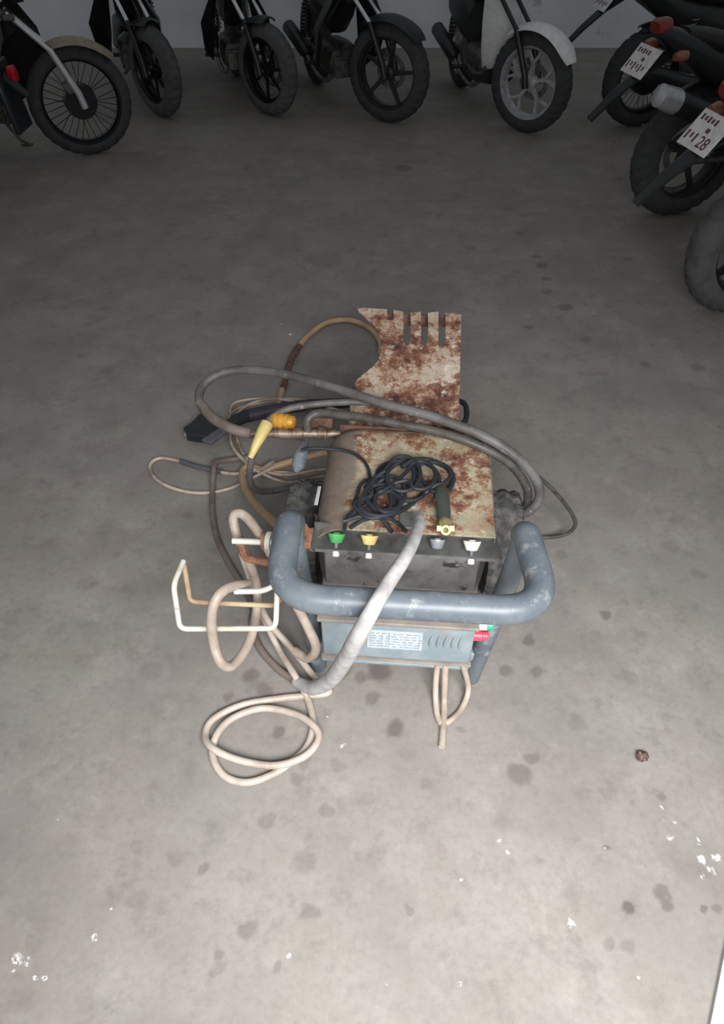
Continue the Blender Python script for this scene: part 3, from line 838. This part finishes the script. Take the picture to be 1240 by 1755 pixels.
# pump outlet fittings reaching out on the left
ft = G()
xs = [(585, .012), (560, .012), (559, .017), (545, .017), (544, .013), (520, .013), (519, .018), (502, .018), (501, .015), (478, .015), (477, .011), (440, .011), (426, .012)]
ft.tube([L(px, 743, .40) for px, r in xs], [r for _, r in xs], 16)
fto = ft.obj('outlet_fitting', 'fitting', washer, angle=25)
G().box(L(548, 722, .40), (.075, .05, .05)).obj('unloader_block', 'rust_dark', washer, bevel=.006)
G().tube([L(590, 735, .40), L(555, 728, .36), L(548, 745, .30)], .012).obj('bypass_pipe', 'rust_dark', washer) if False else None

# ------------------------------------------------------------------ hoses, cables, spray gun
def hose(name, pts, r, mat, label, cat='hose', n=8, seg=12, closed=False):
    P = catmull([at(*p) for p in pts], n, closed)
    return tag(G().tube(P, r, seg, None, closed).obj(name, mat, origin=True), label, cat)
def sub(o, name, pts, r, mat, n=6, seg=14):
    s = G().tube(catmull([at(*p) for p in pts], n), r, seg).obj(name, mat); s.location = -Vector(o.location); s.parent = o
    return s
h = hose('pressure_hose', [(880, 884, .26), (905, 877, .28), (924, 851, .33), (914, 815, .40), (878, 778, .46), (820, 744, .495), (740, 714, .51), (660, 693, .51), (580, 667, .50), (500, 644, .48), (430, 634, .46), (378, 640, .45), (347, 662, .43), (342, 690, .42), (364, 716, .41), (398, 735, .405), (432, 743, .40)],
         .0125, 'hose_grey', 'thick grey pressure hose looping over the rear of the rusty cover to the left fittings')
sub(h, 'coupling_sleeve', [(342, 690, .42), (364, 716, .41), (398, 735, .405), (430, 743, .40)], .0142, 'hose_brown')
hose('pressure_hose', [(884, 893, .22), (899, 872, .27), (903, 838, .35), (872, 794, .43), (810, 760, .478), (740, 738, .485), (660, 722, .487), (590, 712, .48), (547, 708, .47), (528, 718, .46), (527, 738, .43)],
     .0115, 'hose_dark', 'dark grey hose beside the thick one, ending in a hook above the fittings')
hose('thin_hose', [(800, 741, .47), (850, 766, .43), (905, 803, .33), (952, 845, .2), (982, 885, .1), (983, 905, .06), (962, 918, .03), (925, 921, .012), (892, 917, .012)],
     .0058, 'hose_dark', 'thin dark hose swinging furthest out on the right')
hose('grey_hose', [(640, 690, .455), (600, 689, .465), (540, 693, .455), (490, 702, .445), (457, 724, .43), (438, 765, .38), (428, 805, .28), (431, 830, .17), (445, 842, .08), (468, 842, .03), (500, 835, .012)],
     .0095, 'hose_grey', 'grey hose curving down behind the yellow sleeve')
tag(G().tube([at(457, 727, .455), at(449, 742, .447), at(438, 764, .43), at(429, 784, .405)], [.017, .016, .0115, .0075], 16).obj('yellow_sleeve', 'yellow', origin=True),
    'pale yellow tapered plastic sleeve across the metal fittings', 'hose sleeve')
g = G(); ys = [(462, .012), (470, .02), (474, .021), (475, .018), (479, .021), (484, .021), (485, .018), (489, .021), (494, .021), (495, .018), (503, .017), (506, .010)]
g.tube([at(px, 721 + (px - 480) * .12, .43) for px, _ in ys], [r for _, r in ys], 18)
tag(g.obj('hose_coupling', 'amber', origin=True, angle=25), 'amber ribbed coupling beside the pale yellow sleeve', 'coupling')
hose('tan_hose', [(652, 604, .012), (650, 584, .012), (632, 562, .012), (600, 549, .012), (560, 553, .012), (525, 578, .012), (502, 610, .012), (490, 640, .012), (483, 668, .012), (478, 690, .012), (470, 720, .012)],
     .0115, 'hose_tan', 'tan hose looping out on the floor behind the slotted rusty plate')
sub(bpy.data.objects['tan_hose'], 'rusted_sleeve', [(513, 593, .0125), (500, 614, .0125), (491, 640, .0125), (484, 668, .0125)], .0128, 'rust_dark')
hose('tan_hose', [(560, 776, .05), (520, 785, .04), (480, 797, .03), (450, 805, .025), (425, 800, .02), (415, 812, .02), (421, 838, .05), (441, 867, .13), (478, 902, .25)],
     .0125, 'hose_tan', 'tan hose dropping behind the left end of the blue-grey handle')
# thin coil on the floor, left of the fittings
def coil():
    pts = []
    ring = [(565, 692), (520, 683), (460, 678), (410, 690), (388, 712), (398, 750), (420, 785), (450, 806), (490, 812), (540, 806), (590, 790), (610, 750), (595, 712)]
    rnd = random.Random(5)
    for k in range(3):
        for i, (x, y) in enumerate(ring):
            pts.append((x + rnd.uniform(-7, 7) + k * 3, y + rnd.uniform(-5, 5) + k * 5, .0065 + k * .011 + i * .0008))
    return pts
hose('thin_hose_coil', coil(), .0052, 'wire_cream', 'thin cream hose coiled on the floor around the spray gun', n=7)
h = hose('thin_cream_hose', [(470, 790, .045), (440, 806, .03), (400, 812, .02), (365, 806, .012), (310, 791, .01), (275, 785, .008), (257, 797, .008), (266, 820, .008), (300, 838, .008), (345, 845, .008), (390, 838, .008), (430, 820, .03), (470, 800, .045)],
         .0058, 'wire_cream', 'thin cream hose loop on the floor at far left with grey sleeve')
sub(h, 'grey_sleeve', [(309, 790.5, .0105), (335, 799, .012), (362, 805, .0125), (380, 809, .015)], .0088, 'sleeve_grey')
hose('brown_hose', [(428, 783, .012), (395, 788, .012), (370, 793, .03), (366, 806, .035), (364, 840, .011), (364, 880, .011), (373, 925, .011), (395, 970, .011), (420, 1010, .011), (434, 1045, .011), (432, 1070, .011), (445, 1110, .011), (475, 1145, .012), (500, 1163, .018), (512, 1170, .02)],
     .0098, 'hose_brown', 'brown-grey hose running down the left side to the white draped hose')
hose('white_hose', [(716, 884, .482), (718, 892, .505), (714, 912, .535), (697, 950, .572), (665, 1000, .585), (641, 1040, .583), (612, 1092, .50), (590, 1132, .35), (565, 1165, .18), (535, 1179, .07), (508, 1168, .03)],
     [.0125, .0125, .013, .0135, .014, .0145, .0165, .018, .019, .0185, .014], 'hose_white', 'whitewashed grey hose draped over the handle down to the floor')
hose('beige_hose', [(505, 1116, .15), (528, 1128, .16), (541, 1110, .20), (527, 1074, .25), (504, 1030, .31), (474, 968, .40), (441, 910, .44), (416, 882, .455), (400, 885, .445), (405, 915, .41), (425, 958, .36), (440, 1003, .285), (440, 1045, .25), (431, 1088, .23), (415, 1122, .23), (395, 1142, .24), (378, 1135, .27), (367, 1105, .30), (362, 1062, .37), (370, 1027, .41), (392, 1007, .41), (425, 1001, .37)],
     .0112, 'hose_beige', 'thick beige hose hung in a ring over the white hook', n=8)
hose('cream_hose', [(405, 900, .36), (425, 970, .24), (445, 1040, .14), (475, 1108, .04), (505, 1158, .045), (527, 1198, .011), (536, 1240, .011), (528, 1275, .011), (505, 1301, .010), (465, 1328, .010), (420, 1341, .010), (382, 1328, .010), (364, 1293, .012), (372, 1258, .02), (400, 1230, .022), (450, 1214, .022), (505, 1224, .025), (538, 1245, .032), (545, 1268, .03), (520, 1297, .031), (470, 1312, .024), (410, 1303, .027), (365, 1283, .032), (352, 1260, .012), (366, 1232, .010), (415, 1208, .010), (480, 1197, .010), (530, 1192, .011), (560, 1188, .012), (562, 1180, .014), (545, 1168, .02), (500, 1112, .05), (458, 1062, .13), (432, 1000, .25), (415, 950, .34)],
     .0088, 'hose_cream', 'cream hose coiled in two rings on the floor in front, lower left', n=8)
# mains leads hanging below the control box
hose('grey_cable', [(751, 1128, .13), (747, 1160, .07), (746, 1195, .02), (749, 1225, .008), (757, 1240, .008), (775, 1232, .008), (792, 1212, .008), (802, 1180, .03), (792, 1135, .13)], .0075, 'hose_beige', 'pale grey cable looping on the floor below the control box', 'cable')
hose('grey_cable', [(763, 1128, .13), (762, 1165, .06), (761, 1205, .0085), (760, 1240, .0085), (757, 1280, .0085)], .0085, 'hose_beige', 'pale grey cable end hanging straight down below the control box', 'cable')

# spray gun on the floor at left
gun = thing('spray_gun', at(400, 735), 0, 'black trigger spray gun lying left of the fittings', 'spray gun')
def gp(px, py, z): return at(px, py, z) - gun.location
G().prism([gp(316, 745, .012), gp(322, 757, .012), gp(360, 762, .012), (gp(388, 741, .012)), gp(384, 733, .012), gp(362, 716, .012), gp(352, 714, .012), gp(328, 738, .012)], (0, 0, 1), .034).obj('grip', 'gun_black', gun, bevel=.006)
G().prism([gp(345, 758, .04), gp(362, 764, .04), gp(391, 742, .04), gp(381, 735, .04)], (0, 0, 1), .014).obj('trigger', 'sleeve_grey', gun, bevel=.004)
G().tube([gp(316, 745, .03), gp(327, 745, .03)], [.012, .014], 14).obj('end_nipple', 'steel', gun)
G().tube([gp(385, 735, .03), gp(402, 722, .032), gp(425, 712, .034)], [.018, .022, .024], 16).obj('gun_body', 'gun_black', gun)
G().tube([gp(425, 713, .034), gp(470, 702, .034), gp(530, 694, .034), gp(600, 690, .034)], [.024, .022, .021, .018], 16).obj('barrel', 'purple_dark', gun)
# grey boot with its own thin cable to the black coil
bt = G().tube([at(522, 758, .42), at(519, 768, .435), at(514, 785, .44), at(510, 800, .43), at(507, 808, .42)], [.010, .013, .019, .016, .006], 16).obj('plug_boot', 'cone_grey', origin=True)
tag(bt, 'grey tapered plastic boot hanging above the left wheel', 'plug')
hose('black_cable', [(516, 772, .455), (535, 768, .462), (570, 770, .458), (600, 775, .458), (620, 787, .458), (631, 804, .458), (634, 828, .458)], .0042, 'cable_black', 'thin black cable crossing the cover into the coil', 'cable', seg=8)
# black cable coil on the cover
def tangle():
    pts = []
    def ring(cx, cy, rx, ry, a0, a1, z, n=9):
        for k in range(n):
            a = R(a0 + (a1 - a0) * k / (n - 1)); pts.append((cx + rx * math.cos(a), cy - ry * math.sin(a), z + .0015 * k))
    z = .459
    ring(682, 817, 38, 26, 200, -150, z); ring(684, 816, 26, 26, 200, -170, z + .008); ring(655, 853, 28, 24, 160, -200, z + .004)
    ring(706, 822, 46, 32, 150, -40, z + .008); ring(740, 812, 32, 20, 160, -80, z + .012); ring(700, 838, 30, 20, -20, -200, z + .008)
    ring(660, 845, 34, 30, 150, -190, z + .014); ring(690, 812, 30, 30, 160, -190, z + .018); ring(640, 860, 30, 28, 120, -180, z + .014); ring(664, 858, 22, 20, 60, -260, z + .020); ring(720, 815, 26, 24, 170, -160, z + .018); ring(650, 862, 36, 22, 100, -200, z + .018)
    pts.extend([(606, 880, z + .01), (590, 893, z + .012), (620, 884, z + .012), (665, 884, z + .010), (700, 868, z + .006), (720, 850, z), (735, 842, z), (752, 838, z + .01)])
    return pts
hose('black_cable_coil', tangle(), .0050, 'cable_black', 'tangled black cable coil heaped on the rusty cover', 'cable', n=4, seg=8)
hose('black_cable_end', [(605, 866, .470), (612, 846, .468), (618, 830, .466), (632, 822, .462), (644, 832, .462), (635, 860, .470), (600, 880, .465), (592, 896, .459), (590, 908, .457)], .0042, 'cable_black', 'loose black cable strand curling at the left of the coil', 'cable', n=5, seg=8)
hose('black_cable_end', [(640, 880, .475), (655, 892, .470), (668, 908, .459), (672, 912, .457)], .0042, 'cable_black', 'short black cable end pointing at the pale yellow nozzle', 'cable', n=5, seg=8)
hose('black_cable_end', [(600, 905, .458), (622, 892, .462), (655, 886, .478), (680, 896, .462), (696, 911, .457)], .0042, 'cable_black', 'black cable end crossing below the coil toward the white hose', 'cable', n=5, seg=8)
hose('black_cable_arc', [(688, 800, .476), (712, 788, .478), (740, 790, .470), (766, 802, .462), (776, 818, .459), (772, 834, .458), (764, 842, .462)], .0062, 'cable_black', 'thick black cable arc at the right of the coil', 'cable', n=6, seg=10)
# smoky connector with brass end
cn = thing('inline_filter', at(758, 875, .454), 0, 'smoky clear cylinder with a brass end fitting lying on the cover', 'filter')
def cp(px, py, z): return at(px, py, z) - cn.location
G().tube([cp(755, 838, .473), cp(755, 842, .473), cp(757, 860, .473), cp(758, 862, .473), cp(760, 888, .470), cp(761, 894, .470)], [.012, .018, .019, .0165, .0165, .012], 22).obj('bowl', 'smoky', cn)
G().tube([cp(761, 892, .470), cp(762, 898, .470), cp(762, 900, .470), cp(763, 908, .472)], [.012, .016, .016, .010], 6).obj('brass_nut', 'brass', cn)
c1 = cp(763, 909, .476)
g = G(); m_ = Matrix.Translation(c1) @ Matrix.Rotation(R(42), 4, 'X')
g.lathe([(-.006, .006), (-.006, .011), (.006, .011), (.006, .006)], 22, m_, 'Z', True)
for s in (-1, 1): g.box((s * .014, .004, 0), (.010, .012, .008), m_)
g.obj('claw_ring', 'brass', cn)
# hose stub plate under the white hose
G().box(L(705, 893, .4535), (.055, .05, .007)).obj('hose_flange', 'tray_light', washer, bevel=.002)

# dried seed pod on the floor at right
g = G(); rnd = random.Random(2)
vs, fs = [], []
for i in range(9):
    for k in range(14):
        a, b = math.pi * i / 8, 2 * math.pi * k / 14
        q = .0125 * (1 + rnd.uniform(-.25, .25))
        vs.append(Vector((q * math.sin(a) * math.cos(b) * 1.1, q * math.sin(a) * math.sin(b), max(q * math.cos(a) * .8 + .011, 0))))
for i in range(8):
    for k in range(14): fs.append((i * 14 + k, i * 14 + (k + 1) % 14, (i + 1) * 14 + (k + 1) % 14, (i + 1) * 14 + k))
c = at(1098, 1300)
tag(g.add([v + c for v in vs], fs).obj('seed_pod', 'pod', origin=True, angle=20), 'small crumpled brown seed pod alone on the floor at right', 'seed pod')
